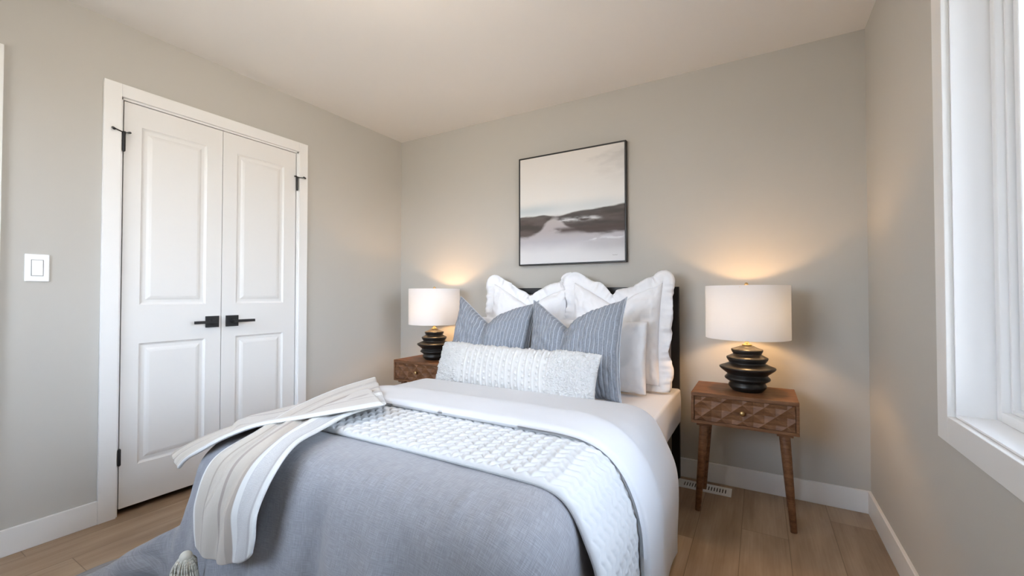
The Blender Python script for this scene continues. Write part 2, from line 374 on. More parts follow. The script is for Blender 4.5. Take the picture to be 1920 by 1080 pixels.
def hinge(parent, y, z0, z1, stop=0):
    bm = bmesh.new(); tube(bm, (.010, y, z0), (.010, y, z1), .0066, .0066, 14)
    tube(bm, (.010, y, z0-.004), (.010, y, z0), .004, .0062, 14); tube(bm, (.010, y, z1), (.010, y, z1+.004), .0062, .004, 14)
    o = bm_obj('hinge', bm, M['black'], parent)
    if stop:
        bm = bmesh.new(); s = stop; z = z1+.006
        tube(bm, (.010, y, z1), (.010, y, z1+.012), .007, .007, 14)
        tube(bm, (.010, y, z), (.030, y-s*.040, z+.004), .0028, .0028, 10)
        tube(bm, (.016, y-s*.044, z+.010), (.034, y-s*.044, z+.001), .0060, .0060, 12)
        tube(bm, (.010, y, z), (.026, y+s*.016, z+.002), .0028, .0028, 10)
        tube(bm, (.012, y+s*.018, z+.004), (.028, y+s*.018, z+.001), .0055, .0055, 12)
        bm_obj('door_stop', bm, M['black'], o)
    return o
hinge(dl, DY0+.003, 1.806, 1.890, 1); hinge(dl, DY0+.003, .252, .327)
hinge(dr, DY1-.004, 1.806, 1.886, -1); hinge(dr, DY1-.004, .252, .327)

# window
win = st(empty('window_1', (W, WY0, WZ0)))
def wb(name, L, mat, bev=0):
    o = boxes(name, L, mat, None, bev); o.parent = win; o.matrix_parent_inverse = Matrix.Translation((-W, -WY0, -WZ0)); return o
CW = .0755
wb('window_casing', [(W-.018, W, WY0, WY0+CW, WZ0-CW, WZ1+CW), (W-.018, W, WY1-CW, WY1, WZ0-CW, WZ1+CW), (W-.018, W, WY1, WY0, WZ0-CW, WZ0), (W-.018, W, WY1, WY0, WZ1, WZ1+CW)], M['trim'], .0015)
j = .006; g = .0
wb('window_jamb', [(W-.001, W+.10, WY0-g-j, WY0-g, WZ0+g, WZ1-g), (W-.001, W+.10, WY1+g, WY1+g+j, WZ0+g, WZ1-g), (W-.001, W+.10, WY1+g+j, WY0-g-j, WZ0+g, WZ0+g+j), (W-.001, W+.10, WY1+g+j, WY0-g-j, WZ1-g-j, WZ1-g)], M['vinyl'], .001)
a0, a1, b0, b1 = WY0-g-j, WY1+g+j, WZ0+g+j, WZ1-g-j
def ring(x0, x1, y0, y1, z0, z1, w): return [(x0, x1, y0-w, y0, z0, z1), (x0, x1, y1, y1+w, z0, z1), (x0, x1, y1+w, y0-w, z0, z0+w), (x0, x1, y1+w, y0-w, z1-w, z1)]
wb('window_frame', ring(W+.078, W+.15, a0, a1, b0, b1, .026), M['vinyl'], .002)
wb('frame_stop', ring(W+.095, W+.14, a0-.026, a1+.026, b0+.026, b1-.026, .010), M['vinyl'], .002)
ymid = (a0+a1)/2
wb('sash', ring(W+.108, W+.138, a0-.038, ymid-.015, b0+.038, b1-.038, .022), M['vinyl'], .003)
wb('sash', ring(W+.112, W+.142, ymid+.015, a1+.038, b0+.038, b1-.038, .022), M['vinyl'], .003)
wb('glass_pane', [(W+.122, W+.126, ymid+.016, a0-.061, b0+.061, b1-.061)], M['glass'])
wb('glass_pane', [(W+.126, W+.130, a1+.061, ymid-.016, b0+.061, b1-.061)], M['glass'])

# window added behind the camera, out of view, to brighten the room
added_win = st(empty('added_window', (FX0, YF, FZ0))); fw, fh = FX1-FX0, FZ1-FZ0
boxes('window_casing', [(-CW, 0, 0, .016, -CW, fh+CW), (fw, fw+CW, 0, .016, -CW, fh+CW), (0, fw, 0, .016, -CW, 0), (0, fw, 0, .016, fh, fh+CW)], M['trim'], added_win)
boxes('window_frame', [(0, .035, -.09, -.03, 0, fh), (fw-.035, fw, -.09, -.03, 0, fh), (.035, fw-.035, -.09, -.03, 0, .035), (.035, fw-.035, -.09, -.03, fh-.035, fh), (fw/2-.02, fw/2+.02, -.09, -.03, .035, fh-.035)], M['vinyl'], added_win)
boxes('glass_pane', [(.036, fw/2-.021, -.06, -.056, .036, fh-.036), (fw/2+.021, fw-.036, -.06, -.056, .036, fh-.036)], M['glass'], added_win)

# fixture of the added ceiling lamp, a fill light out of view
fx = empty('added_ceiling_light', (CL[0], CL[1], H))
tag(fx, 'round flush ceiling light with a white glass bowl, added out of view to even the brightness', 'light')
def frost():
    k = NT('frosted_glass'); k.b.inputs['Base Color'].default_value = (.9, .88, .85, 1); tl = k.n('BsdfTranslucent'); tl.inputs[0].default_value = (.9, .88, .84, 1)
    tr = k.n('BsdfTransparent'); mx = k.n('MixShader'); mx.inputs[0].default_value = .5; k.l(tl.outputs[0], mx.inputs[1]); k.l(tr.outputs[0], mx.inputs[2])
    k.l(mx.outputs[0], k.t.nodes['Material Output'].inputs[0]); return k.m
M['frost'] = frost()
lathe('light_base', [(.15, 0), (.15, -.02), (.13, -.022)][::-1], M['plastic'], fx)
lathe('glass_bowl', [(.14, -.022), (.15, -.05), (.135, -.10), (.09, -.135), (.02, -.15)][::-1], M['frost'], fx, closed=False)
clo.parent = fx; clo.location = (0, 0, -.08)

# light switch
sw = empty('light_switch', (0, -2.186, 1.207)); tag(sw, 'white rocker light switch on the wall left of the closet doors', 'light switch')
box('switch_plate', (0, .006, -.0375, .0375, -.060, .060), M['plastic'], sw, bevel=.003)
bm = bmesh.new(); vs = add_box(bm, .006, .011, -.0165, .0165, -.0335, .0335)
for v in vs:
    if v.co.z > 0 and v.co.x > .008: v.co.x = .0075
bm_obj('rocker', bm, M['plastic'], sw, bevel=.001)
boxes('rocker_frame', [(.006, .0075, -.0185, -.0170, -.0355, .0355), (.006, .0075, .0170, .0185, -.0355, .0355), (.006, .0075, -.0185, .0185, -.0355, -.0340), (.006, .0075, -.0185, .0185, .0340, .0355)], M['closet'], sw)
for z in (-.048, .048):
    bm = bmesh.new(); tube(bm, (.006, 0, z), (.0068, 0, z), .003, .0028, 12); bm_obj('screw', bm, M['plastic'], sw)

# floor vent register
vt = empty('floor_vent', (2.454, -.113, 0)); tag(vt, 'white slotted metal floor vent beside the bed against the baseboard', 'vent')
L = [(-.139, .139, -.052, -.030, 0, .006), (-.139, .139, .030, .052, 0, .006), (-.139, -.112, -.030, .030, 0, .006), (.112, .139, -.030, .030, 0, .006)]
n = 16; sp_ = .224/n
for i in range(n): L.append((-.112+i*sp_, -.112+i*sp_+.0085, -.030, .030, 0, .006))
boxes('vent_grille', L, M['plastic'], vt, bevel=.0006)
box('vent_slot_shade', (-.112, .112, -.030, .030, .0004, .0012), M['dark'], vt)  # flat dark sheet painted as the shade inside the slots

# ------------------------------------------------------------ painting
PX0, PX1, PZ0, PZ1 = 1.214, 2.001, 1.301, 2.086
pt = empty('framed_painting', (PX0, 0, PZ0)); tag(pt, 'square abstract landscape painting in a thin black floater frame above the bed', 'painting')
pw, ph = PX1-PX0, PZ1-PZ0; pd = .036; ft = .008
boxes('frame', [(0, ft, -pd, -.001, 0, ph), (pw-ft, pw, -pd, -.001, 0, ph), (ft, pw-ft, -pd, -.001, 0, ft), (ft, pw-ft, -pd, -.001, ph-ft, ph), (ft, pw-ft, -.006, -.001, ft, ph-ft)], M['blackwood'], pt, bevel=.0008)
g_ = ft+.002; cv = box('canvas', (g_, pw-g_, -pd+.003, -.006, g_, ph-g_), M['art'], pt)
uvl = cv.data.uv_layers.new(name='UVMap')
for lp_ in cv.data.loops:
    c_ = cv.data.vertices[lp_.vertex_index].co; uvl.data[lp_.index].uv = ((c_.x-g_)/(pw-2*g_), (c_.z-g_)/(ph-2*g_))
bm = bmesh.new(); px_ = pw*.885; pz_ = ph*.062; prev = None
for i in range(22):
    q = (px_+i*.0016, -pd+.0025, pz_+.0022*math.sin(i*1.9)+.001*math.sin(i*.7))
    if prev: tube(bm, prev, q, .0004, .0004, 5)
    prev = q
bm_obj('signature', bm, M['dark'], pt)

# ------------------------------------------------------------ nightstands
def make_nightstand():
    r = empty('nightstand', (0, 0, 0)); w, d, z0, z1 = .456, .318, .445, .600   # origin at floor under the back-left corner; front is -y
    t = .019; x0, x1 = 0, w; y0, y1 = -d, 0
    boxes('cabinet', [(x0, x1, y0, y1, z1-t, z1), (x0, x1, y0, y1, z0, z0+t*.8), (x0, x0+t*.7, y0, y1, z0+t*.8, z1-t), (x1-t*.7, x1, y0, y1, z0+t*.8, z1-t), (x0+t*.7, x1-t*.7, y1-.01, y1, z0+t*.8, z1-t)], M['walnut'], r, bevel=.002)
    # drawer front: field of sunken pyramids between diagonal ridges
    dx0, dx1, dz0, dz1 = x0+t*.7+.002, x1-t*.7-.002, z0+t*.8+.002, z1-t-.002; yf = y0+.002
    bm = bmesh.new(); cw = (dx1-dx0)/4.7; chh = .078; cx = (dx0+dx1)/2; cz = (dz0+dz1)/2
    dep = .011
    def vtx(x, z, dy): return bm.verts.new((x, yf+dy, z))
    tris = []
    for i in range(-7, 8):
        for k in range(-4, 5):
            if (i+k) % 2: continue
            px, pz = cx+i*cw/2, cz+k*chh/2
            c0 = (px, pz, dep); pts = [(px, pz+chh/2, 0), (px+cw/2, pz, 0), (px, pz-chh/2, 0), (px-cw/2, pz, 0)]
            for a in range(4): tris.append((c0, pts[a], pts[(a+1) % 4]))
    for tr_ in tris: bm.faces.new([vtx(*q) for q in tr_])
    bmesh.ops.remove_doubles(bm, verts=bm.verts, dist=1e-5)
    for co_, no in (((dx0, 0, 0), (-1, 0, 0)), ((dx1, 0, 0), (1, 0, 0)), ((0, 0, dz0), (0, 0, -1)), ((0, 0, dz1), (0, 0, 1))):
        bmesh.ops.bisect_plane(bm, geom=bm.verts[:]+bm.edges[:]+bm.faces[:], plane_co=co_, plane_no=no, clear_outer=True)
    ed = [e_ for e_ in bm.edges if e_.is_boundary]
    ex = bmesh.ops.extrude_edge_only(bm, edges=ed)
    for v in ex['geom']:
        if isinstance(v, bmesh.types.BMVert): v.co.y = yf+.02
    bmesh.ops.contextual_create(bm, geom=[e_ for e_ in bm.edges if e_.is_boundary])
    dw = bm_obj('drawer', bm, M['walnut'], r)
    # thin rim round the drawer front
    kb = lathe('knob', [(.0045, 0), (.0045, .012), (.010, .014), (.0125, .020), (.0105, .026), (.005, .029)], M['brass'], dw, n=24)
    kb.rotation_euler = (math.pi/2, 0, 0); kb.location = (cx, yf+.010, cz)
    for lx, sx in ((.055, -1), (w-.055, 1)):
        for ly, sy in ((-d+.055, -1), (-.055, 1)):
            bm = bmesh.new(); tube(bm, (lx, ly, z0-.016), (lx+sx*.030, ly+sy*.030, 0), .0225, .0135, 24)
            lg = bm_obj('leg', bm, M['walnut'], r, smooth=False, bevel=.0015)
            lg.data.polygons.foreach_set('use_smooth', [len(p.vertices) == 4 for p in lg.data.polygons])
            box('mounting_block', (lx-.033, lx+.033, ly-.030, ly+.030, z0-.016, z0), M['walnut'], lg, bevel=.0015)
    return r
ns = make_nightstand(); ns.location = (2.430, -.105, 0)
tag(ns, 'walnut nightstand with a carved diamond drawer, between the bed and the window wall', 'nightstand', 'carved walnut nightstands')
ns2 = copy_tree(ns); ns2.location = (.337, -.092, 0)
tag(ns2, 'walnut nightstand with a carved diamond drawer, on the closet side of the bed', 'nightstand')

# ------------------------------------------------------------ lamps
def make_lamp():
    r = empty('table_lamp', (0, 0, 0))
    tiers = [(.001, 0), (.066, 0), (.069, .004)]
    pk = [(.0870, .026, .0800, .044), (.1040, .064, .0905, .083), (.128, .118, .0815, .142), (.095, .167, .0640, .187), (.0727, .207, .034, .226)]
    pr = [(.001, 0), (.066, 0), (.070, .004)]
    prev = (.070, .004)
    for (rp, zp, rw, zw) in pk:
        a = prev
        for t in (.35, .7, .88): pr.append((a[0]+(rp-a[0])*t, a[1]+(zp-.004-a[1])*t))
        pr += [(rp-.0012, zp-.0035), (rp, zp), (rp-.0012, zp+.0035)]
        for t in (.2, .5, .8, .93): pr.append((rp+(rw-rp)*(t**.85), zp+.0035+(zw-.001-zp-.0035)*t))
        pr.append((rw, zw)); prev = (rw, zw)
    pr.append((.02, .230)); pr.append((.001, .2305))
    lathe('lamp_base', pr, M['ceramic'], r, n=72, closed=False)
    nk = lathe('lamp_neck', [(.001, .2295), (.022, .2295), (.023, .236), (.010, .240), (.009, .262), (.016, .264), (.016, .310), (.001, .311)], M['brass'], r, n=32, closed=False)
    bm = bmesh.new()
    for s in (-1, 1):
        pts = [(s*.012, 0, .262), (s*.045, 0, .30), (s*.056, 0, .38), (s*.045, 0, .46), (s*.012, 0, .510), (0, 0, .512)]
        for a, b in zip(pts, pts[1:]): tube(bm, a, b, .0018, .0018, 8)
    z1 = .536; z0 = .268; R = .1925
    for k in range(3):
        a = k*2*math.pi/3+.4; tube(bm, (0, 0, .512), (R*math.cos(a), R*math.sin(a), .528), .0018, .0018, 8)
    bm_obj('harp', bm, M['brass'], nk)
    bm = bmesh.new(); n = 96
    prof = [(R, z0), (R, z1), (R-.0022, z1), (R-.0022, z0)]
    V = [[bm.verts.new((a*math.cos(2*math.pi*i/n), a*math.sin(2*math.pi*i/n), z)) for i in range(n)] for a, z in prof]
    for k in range(4):
        for i in range(n): bm.faces.new((V[k][i], V[k][(i+1) % n], V[(k+1) % 4][(i+1) % n], V[(k+1) % 4][i]))
    sh = bm_obj('lamp_shade', bm, M['shade'], r); sh.data.polygons.foreach_set('use_smooth', [True]*len(sh.data.polygons))
    m = sh.modifiers.new('es', 'EDGE_SPLIT'); m.split_angle = .6
    lathe('finial', [(.001, .512), (.004, .512), (.004, .536), (.009, .538), (.010, .544), (.006, .551), (.001, .553)], M['brass'], r, n=24, closed=False)
    l = bpy.data.lights.new('lamp_bulb', 'POINT'); l.energy = LAMP_W; l.color = (1.0, .60, .27); l.shadow_soft_size = .03
    b = bpy.data.objects.new('lamp_bulb', l); COL.objects.link(b); b.parent = r; b.location = (0, 0, .40)
    return r
LAMP_W = 6.0
la = make_lamp(); la.location = (2.676, -.253, .600)
tag(la, 'lit black stacked-disc table lamp with white drum shade, on the nightstand by the window wall', 'lamp', 'table lamps with stacked-disc bases')
lb = copy_tree(la); lb.location = (.588, -.240, .600)
tag(lb, 'lit black stacked-disc table lamp with white drum shade, on the nightstand near the closet', 'lamp')

# ------------------------------------------------------------ bed frame and mattress
BX0, BX1 = .966, 2.319; BC = (BX0+BX1)/2
bed = empty('bed_frame', (BC, -.03, 0)); tag(bed, 'black framed bed with a beige padded headboard against the back wall', 'bed')
def bb(name, L, mat, bev=0, par=None):
    o = boxes(name, [(a-BC, b-BC, c+.03, d+.03, e_, f_) for a, b, c, d, e_, f_ in L], mat, par or bed, bev); return o
hf = bb('headboard_frame', [(BX0, BX0+.045, -.062, -.032, 0, 1.138), (BX1-.045, BX1, -.062, -.032, 0, 1.138), (BX0+.045, BX1-.045, -.062, -.032, 1.093, 1.138), (BX0+.045, BX1-.045, -.058, -.036, .25, .30)], M['blackwood'], .0015)
bb('headboard_panel', [(BX0+.046, BX1-.046, -.060, -.034, .30, 1.092)], M['linen'], .006)
bb('side_rail', [(BX0+.13, BX0+.16, -1.86, -.062, .24, .30)], M['blackwood'], .002)
bb('side_rail', [(BX1-.16, BX1-.13, -1.86, -.062, .24, .30)], M['blackwood'], .002)
bb('foot_rail', [(BX0+.13, BX1-.13, -1.89, -1.86, .24, .30)], M['blackwood'], .002)
bb('slat_deck', [(BX0+.06, BX1-.06, -1.90, -.065, .301, .325)], M['blackwood'])
for xx in (BX0+.16, BX1-.20): bb('leg', [(xx, xx+.04, -1.85, -1.81, 0, .24)], M['blackwood'], .002)

# ---- cloth simulation (position based), run on a regular grid
MZ = .535                                    # top of the made mattress under the covers
def sd_box(P, cx, hx, cy, hy, cz, hz, r):
    q = np.stack([P[..., 0]-cx, P[..., 1]-cy, P[..., 2]-cz], -1); s = np.sign(q); s[s == 0] = 1
    a = np.abs(q)-(np.array([hx, hy, hz])-r); m = np.maximum(a, 0); ln = np.linalg.norm(m, axis=-1)
    inside = ln < 1e-9; d = ln-r
    nrm = m/np.maximum(ln, 1e-9)[..., None]
    k = np.argmax(a, -1); nin = np.zeros_like(nrm); np.put_along_axis(nin, k[..., None], 1., -1)
    d = np.where(inside, np.max(a, -1)-r, d); nrm = np.where(inside[..., None], nin, nrm)
    return d, nrm*s
def simulate(X, Y, z0, shapes, steps=220, iters=8, gap=.004, damp=.985, bend=.25, bvh=None, fric=.55, jitter=.004, wind=None, extra=None, seed=1, pin=None):
    rng = np.random.RandomState(seed)
    ny, nx = X.shape; P = np.stack([X, Y, np.full_like(X, z0)], -1)
    P[..., 2] += rng.rand(ny, nx)*jitter; Lx = X[0, 1]-X[0, 0]; Ly = abs(Y[1, 0]-Y[0, 0]); Q = P.copy(); dt = 1/60.
    g = np.array([0, 0, -9.8])*dt*dt
    if pin is not None: PX, PY = X[pin].copy(), Y[pin].copy()
    def rel(A, B, L, k):
        d = B-A; l = np.linalg.norm(d, axis=-1, keepdims=True); c = (k*.5)*(1-L/np.maximum(l, 1e-9))*d; A += c; B -= c
    D = math.hypot(Lx, Ly)
    for s in range(steps):
        vel = (P-Q)*damp; sp = np.linalg.norm(vel, axis=-1, keepdims=True); vel *= np.minimum(1, .02/np.maximum(sp, 1e-9)); Q = P.copy(); P = P+vel+g
        if wind is not None: P += wind(P)
        for it in range(iters):
            for o in (0, 1):
                n = (nx-o)//2*2; rel(P[:, o:o+n:2], P[:, o+1:o+n+1:2][:, :P[:, o:o+n:2].shape[1]], Lx, 1.) if n > 1 else None
                n = (ny-o)//2*2; rel(P[o:o+n:2], P[o+1:o+n+1:2], Ly, 1.) if n > 1 else None
            for oy in (0, 1):
                n = (ny-oy)//2*2
                A = P[oy:oy+n:2]; B = P[oy+1:oy+n+1:2]
                for ox in (0, 1):
                    m = (nx-ox)//2*2
                    rel(A[:, ox:ox+m:2], B[:, ox+1:ox+m+1:2], D, .35); rel(B[:, ox:ox+m:2], A[:, ox+1:ox+m+1:2], D, .35)
            if it % 3 == 0:
                for st_, wgt in ((2, bend), (4, bend*.6)):
                    for o in range(st_):
                        k_ = (nx-o-st_)//(2*st_)*0
                        idx = np.arange(o, nx-st_, 2*st_); 
                        if len(idx):
                            A = P[:, idx]; B = P[:, idx+st_]; d = B-A; l = np.linalg.norm(d, axis=-1, keepdims=True); c = np.where(l < Lx*st_, wgt*.5*(1-Lx*st_/np.maximum(l, 1e-9)), 0)*d; P[:, idx] += c; P[:, idx+st_] -= c
                        idx = np.arange(o, ny-st_, 2*st_)
                        if len(idx):
                            A = P[idx]; B = P[idx+st_]; d = B-A; l = np.linalg.norm(d, axis=-1, keepdims=True); c = np.where(l < Ly*st_, wgt*.5*(1-Ly*st_/np.maximum(l, 1e-9)), 0)*d; P[idx] += c; P[idx+st_] -= c
            for shp in shapes:
                d, n_ = sd_box(P, *shp); h = d < gap
                P += np.where(h[..., None], n_*(gap-d)[..., None], 0)
                if it == iters-1:
                    mv = P-Q; tn = mv-(mv*n_).sum(-1, keepdims=True)*n_; P -= np.where(h[..., None], tn*fric, 0)
            if pin is not None: P[pin, 0] = PX; P[pin, 1] = PY
            fl = P[..., 2] < .006; P[..., 2] = np.maximum(P[..., 2], .006)
            if it == iters-1: P[..., :2] = np.where(fl[..., None], Q[..., :2]+(P[..., :2]-Q[..., :2])*.4, P[..., :2])
        if bvh is not None and s % 2 == 0: collide(P, bvh, extra or .012, Q)
    if bvh is not None: collide(P, bvh, extra or .012, Q)
    return P
def sag(P, a):
    t = np.clip((-1.10-P[..., 1])/.55, 0, 1); t = t*t*(3-2*t)
    P[..., 2] -= a*t*np.exp(-((P[..., 0]-.90)/.26)**2)*np.clip((P[..., 2]-.3)/.2, 0, 1)
def collide(P, bvh, gap, Q=None, maxd=.09):
    sh = P.shape; F = P.reshape(-1, 3)
    for i in range(len(F)):
        p = Vector(F[i]); loc, nrm, idx, dist = bvh.find_nearest(p, maxd)
        if loc is None: continue
        sd = (p-loc).dot(nrm)
        if sd < gap:
            F[i] += np.array(nrm)*(gap-sd)*.9
            if Q is not None: Qf = Q.reshape(-1, 3); Qf[i] = F[i]-(F[i]-Qf[i])*.5
    P[...] = F.reshape(sh)
def upsample(P, k):
    """Catmull-Rom upsampling of a grid by k in both directions"""
    def up(A):
        E_ = np.concatenate([2*A[:1]-A[1:2], A, 2*A[-1:]-A[-2:-1]]); out = []
        p0, p1, p2, p3 = E_[:-3], E_[1:-2], E_[2:-1], E_[3:]
        for j_ in range(k):
            t = j_/k; out.append(.5*((2*p1)+(-p0+p2)*t+(2*p0-5*p1+4*p2-p3)*t*t+(-p0+3*p1-3*p2+p3)*t**3))
        R = np.stack(out, 1).reshape((-1,)+A.shape[1:]); return np.concatenate([R, A[-1:]])
    return np.swapaxes(up(np.swapaxes(up(P), 0, 1)), 0, 1)
def normals(P):
    du = np.gradient(P, axis=1); dv = np.gradient(P, axis=0); n = np.cross(du, dv); n /= np.maximum(np.linalg.norm(n, axis=-1, keepdims=True), 1e-9); return n
def grid_faces(P):
    ny, nx = P.shape[:2]; i = np.arange(ny*nx).reshape(ny, nx)
    return np.stack([i[:-1, :-1], i[:-1, 1:], i[1:, 1:], i[1:, :-1]], -1).reshape(-1, 4)
def smooth_grid(P, it=1, w=.5):
    for _ in range(it):
        A = P.copy(); A[1:-1] = (1-w)*P[1:-1]+w*.5*(P[:-2]+P[2:]); B = A.copy(); B[:, 1:-1] = (1-w)*A[:, 1:-1]+w*.5*(A[:, :-2]+A[:, 2:]); P = B
    return P
def sheet_obj(name, P, UV, thick, mat, edge_round=True, top_disp=None, flip=False, parent=None, rim=4):
    """closed cloth body: top grid displaced, bottom grid offset by thickness, rims rounded"""
    N = normals(P)
    if flip: N = -N
    ny, nx = P.shape[:2]
    top = P+N*thick*.5; bot = P-N*thick*.5
    if edge_round:
        jj, ii = np.mgrid[0:ny, 0:nx]; e_ = np.minimum(np.minimum(ii, nx-1-ii), np.minimum(jj, ny-1-jj)).astype(float)
        kk = float(rim); f = np.clip(e_/kk, 0, 1); f = np.sqrt(1-(1-f)**2); f = np.maximum(f, .02); top = P+N*thick*.5*f[..., None]; bot = P-N*thick*.5*f[..., None]
    if top_disp is not None: top = top+N*top_disp[..., None]
    V = np.concatenate([top.reshape(-1, 3), bot.reshape(-1, 3)]); n = ny*nx; F = grid_faces(P); Fb = F[:, ::-1]+n
    i = np.arange(n).reshape(ny, nx); R = []
    for a in (i[0, :], i[-1, ::-1], i[::-1, 0], i[:, -1]):
        R.append(np.stack([a[:-1], a[:-1]+n, a[1:]+n, a[1:]], -1))
    F = np.concatenate([F, Fb]+R)
    if flip: F = F[:, ::-1]
    uv = np.concatenate([UV.reshape(-1, 2)]*2)
    return mesh_obj(name, V, F, mat, parent, smooth=True, uvs=uv)
def fnoise(A, s, seed=0.0):
    f = A.reshape(-1, A.shape[-1]); out = np.array([mnoise.noise(Vector((p[0]*s[0]+seed, p[1]*s[1]+seed*.7, (p[2]*s[2] if len(p) > 2 else 0)+seed))) for p in f]); return out.reshape(A.shape[:-1])

# mattress with white fitted sheet
def mattress():
    P = []; nx, ny, nz = 40, 60, 10
    bm = bmesh.new(); add_box(bm, BX0+.002, BX1+.006, -1.93, -.064, .335, MZ)
    bmesh.ops.subdivide_edges(bm, edges=bm.edges[:], cuts=14, use_grid_fill=True)
    for v in bm.verts:
        c = v.co; d = mnoise.noise(c*6)*.004
        if c.z < MZ-.001 and c.z > .336: c.x += d+.004*math.sin((c.z-.335)/(MZ-.335)*math.pi)*(1 if c.x > BC else -1)
    o = bm_obj('mattress', bm, M['sheet'], None, smooth=True, bevel=.03, seg=5)
    return o
mt = mattress(); tag(mt, 'mattress in a smooth white fitted sheet on the black bed frame', 'mattress')

# grey cover
BOXA = (BC, .702, -1.0, .985, .33, .272, .085)      # centre/half sizes: top at .602, foot at y -1.985
dx = .026
xs = np.arange(BX0-.02-.60, BX1+.02+.60+1e-6, dx); ys = np.arange(-1.36, -1.985-.70-1e-6, -dx)
X, Y = np.meshgrid(xs, ys)
P1 = simulate(X, Y, .66, [BOXA], steps=230, iters=8, bend=.6, seed=3, pin=(Y > -1.43) & (np.abs(X-BC) < .66))
P1s = smooth_grid(P1, 1, .5)
# corner of the duvet trails out over the floor; loose folds on the foot end
cx_, cy_ = BX0-.02, -1.985; vx, vy = P1s[..., 0]-cx_, P1s[..., 1]-cy_; rr = np.maximum(np.hypot(vx, vy), 1e-6)
sag(P1s, .044)
az = np.degrees(np.arctan2(vy, vx)); dz_ = (az-(-156)+180) % 360-180; wz = np.exp(-(dz_/26)**2)
Rz = np.interp(P1s[..., 2], [0, .06, .12, .30, .45, .56], [.52, .46, .40, .285, .185, .08])
gain = wz*np.maximum(0, Rz-rr); gain = np.where((vx < .06) & (vy < .12), gain, 0)
P1s[..., 0] += vx/rr*gain; P1s[..., 1] += vy/rr*gain; P1s = smooth_grid(P1s, 2, .5)
ft_ = np.clip((.56-P1s[..., 2])/.40, 0, 1)*np.clip((-1.93-P1s[..., 1])/.04, 0, 1)
fx_ = P1s[..., 0]; fold = .5*np.sin(fx_*21+1.2*np.sin(fx_*5))+.35*np.sin(fx_*39+2)+.3*np.sin(fx_*11)
P1s[..., 1] -= np.minimum(ft_*1.8, 1)*(.034*fold+.024)*np.clip((2.30-fx_)/.3, 0, 1)
bvh1 = BVHTree.FromPolygons([tuple(v) for v in P1s.reshape(-1, 3)], [tuple(int(q) for q in f[::-1]) for f in grid_faces(P1s)])
U = upsample(P1s, 4); UVg = upsample(np.stack([X, Y], -1), 4)
N = normals(U)
disp = .0035*fnoise(UVg, (5, 2.2, 1), 3)+.0022*fnoise(UVg, (16, 9, 1), 8)+.006*fnoise(UVg, (34, 7, 1), 18)*np.exp(-((UVg[..., 1]+1.83)/.06)**2)
gq = sheet_obj('grey_duvet', U+0*N, UVg, .012, M['grey_linen'], top_disp=-disp, flip=True)
tag(gq, 'grey linen duvet draped over the foot of the bed down to the floor', 'duvet')

# ---- white quilted coverlet folded in a band across the bed
def on_top(P): return P
xs = np.arange(BX0+.15, BX1+.02+.66+1e-6, dx); ys = np.arange(-1.33, -1.33-.49-1e-6, -dx)
X, Y = np.meshgrid(xs, ys)
Y = Y + .012*np.sin((X-BX0)*2.1)
BOXB = (BC, .712, -1.0, 1.05, .33, .282, .09); BULGE = (2.30, .105, -1.0, 1.5, .33, .20, .12)
bvh1 = bvh1
P2 = simulate(X, Y, .67, [BOXB, BULGE], steps=150, iters=8, bend=.5, bvh=bvh1, extra=.014, seed=5, pin=(np.abs(X-BC) < .60), fric=.8)
P2s = smooth_grid(P2, 2, .5); sag(P2s, .02)
bvh2 = BVHTree.FromPolygons([tuple(v) for v in P2s.reshape(-1, 3)], [tuple(int(q) for q in f[::-1]) for f in grid_faces(P2s)])
U = upsample(P2s, 9); UVq = upsample(np.stack([X, Y], -1), 9)
# herringbone stitching: rows of raised zigzag channels
u_, v_ = UVq[..., 0]+.004*np.sin(UVq[..., 1]*23), UVq[..., 1]
tri = np.abs(((u_/.042) % 1.0)*2-1)
fr = ((v_+.020*tri)/.036) % 1.0
hb_ = np.clip(np.sin(np.pi*fr), 0, 1)**.55*(.75+.25*np.abs(np.cos(np.pi*tri)))
ny, nx = u_.shape
jj, ii = np.mgrid[0:ny, 0:nx]; ef = np.clip(np.minimum(np.minimum(ii, nx-1-ii), np.minimum(jj, ny-1-jj))/5., 0, 1)
dsp = (.0075*hb_-.003+.002*fnoise(UVq, (14, 14, 1), 77))*ef
q2 = sheet_obj('quilted_coverlet', U, UVq, .024, M['quilt'], top_disp=dsp, flip=True, rim=7)
tag(q2, 'white herringbone-quilted coverlet folded in a band across the grey duvet', 'coverlet')

# ---- white duvet turned back over the bed
xs = np.arange(BX0-.02-.34, BX1+.02+.50+1e-6, dx); ys = np.arange(-.82, -1.50-1e-6, -dx)
X, Y = np.meshgrid(xs, ys)
BOXC = (BC, .705, -1.0, 1.05, .33, .252, .09); BULGE2 = (2.30, .115, -1.0, .5, .27, .20, .13)
P3 = simulate(X, Y, .70, [BOXC, BULGE2], steps=150, iters=8, bend=.5, bvh=bvh2, extra=.030, seed=9, pin=(np.abs(X-BC) < .60), fric=.8)
P3s = smooth_grid(P3, 5, .5); sag(P3s, .04)
U = upsample(P3s, 4); UVd = upsample(np.stack([X, Y], -1), 4)
dsp = .004*fnoise(UVd, (3.5, 3, 1), 21)+.0015*fnoise(UVd, (11, 14, 1), 31)
q3 = sheet_obj('white_duvet', U, UVd, .034, M['white_cotton'], top_disp=dsp, flip=True)
tag(q3, 'smooth white duvet turned back across the middle of the bed, hanging over the window side', 'duvet')

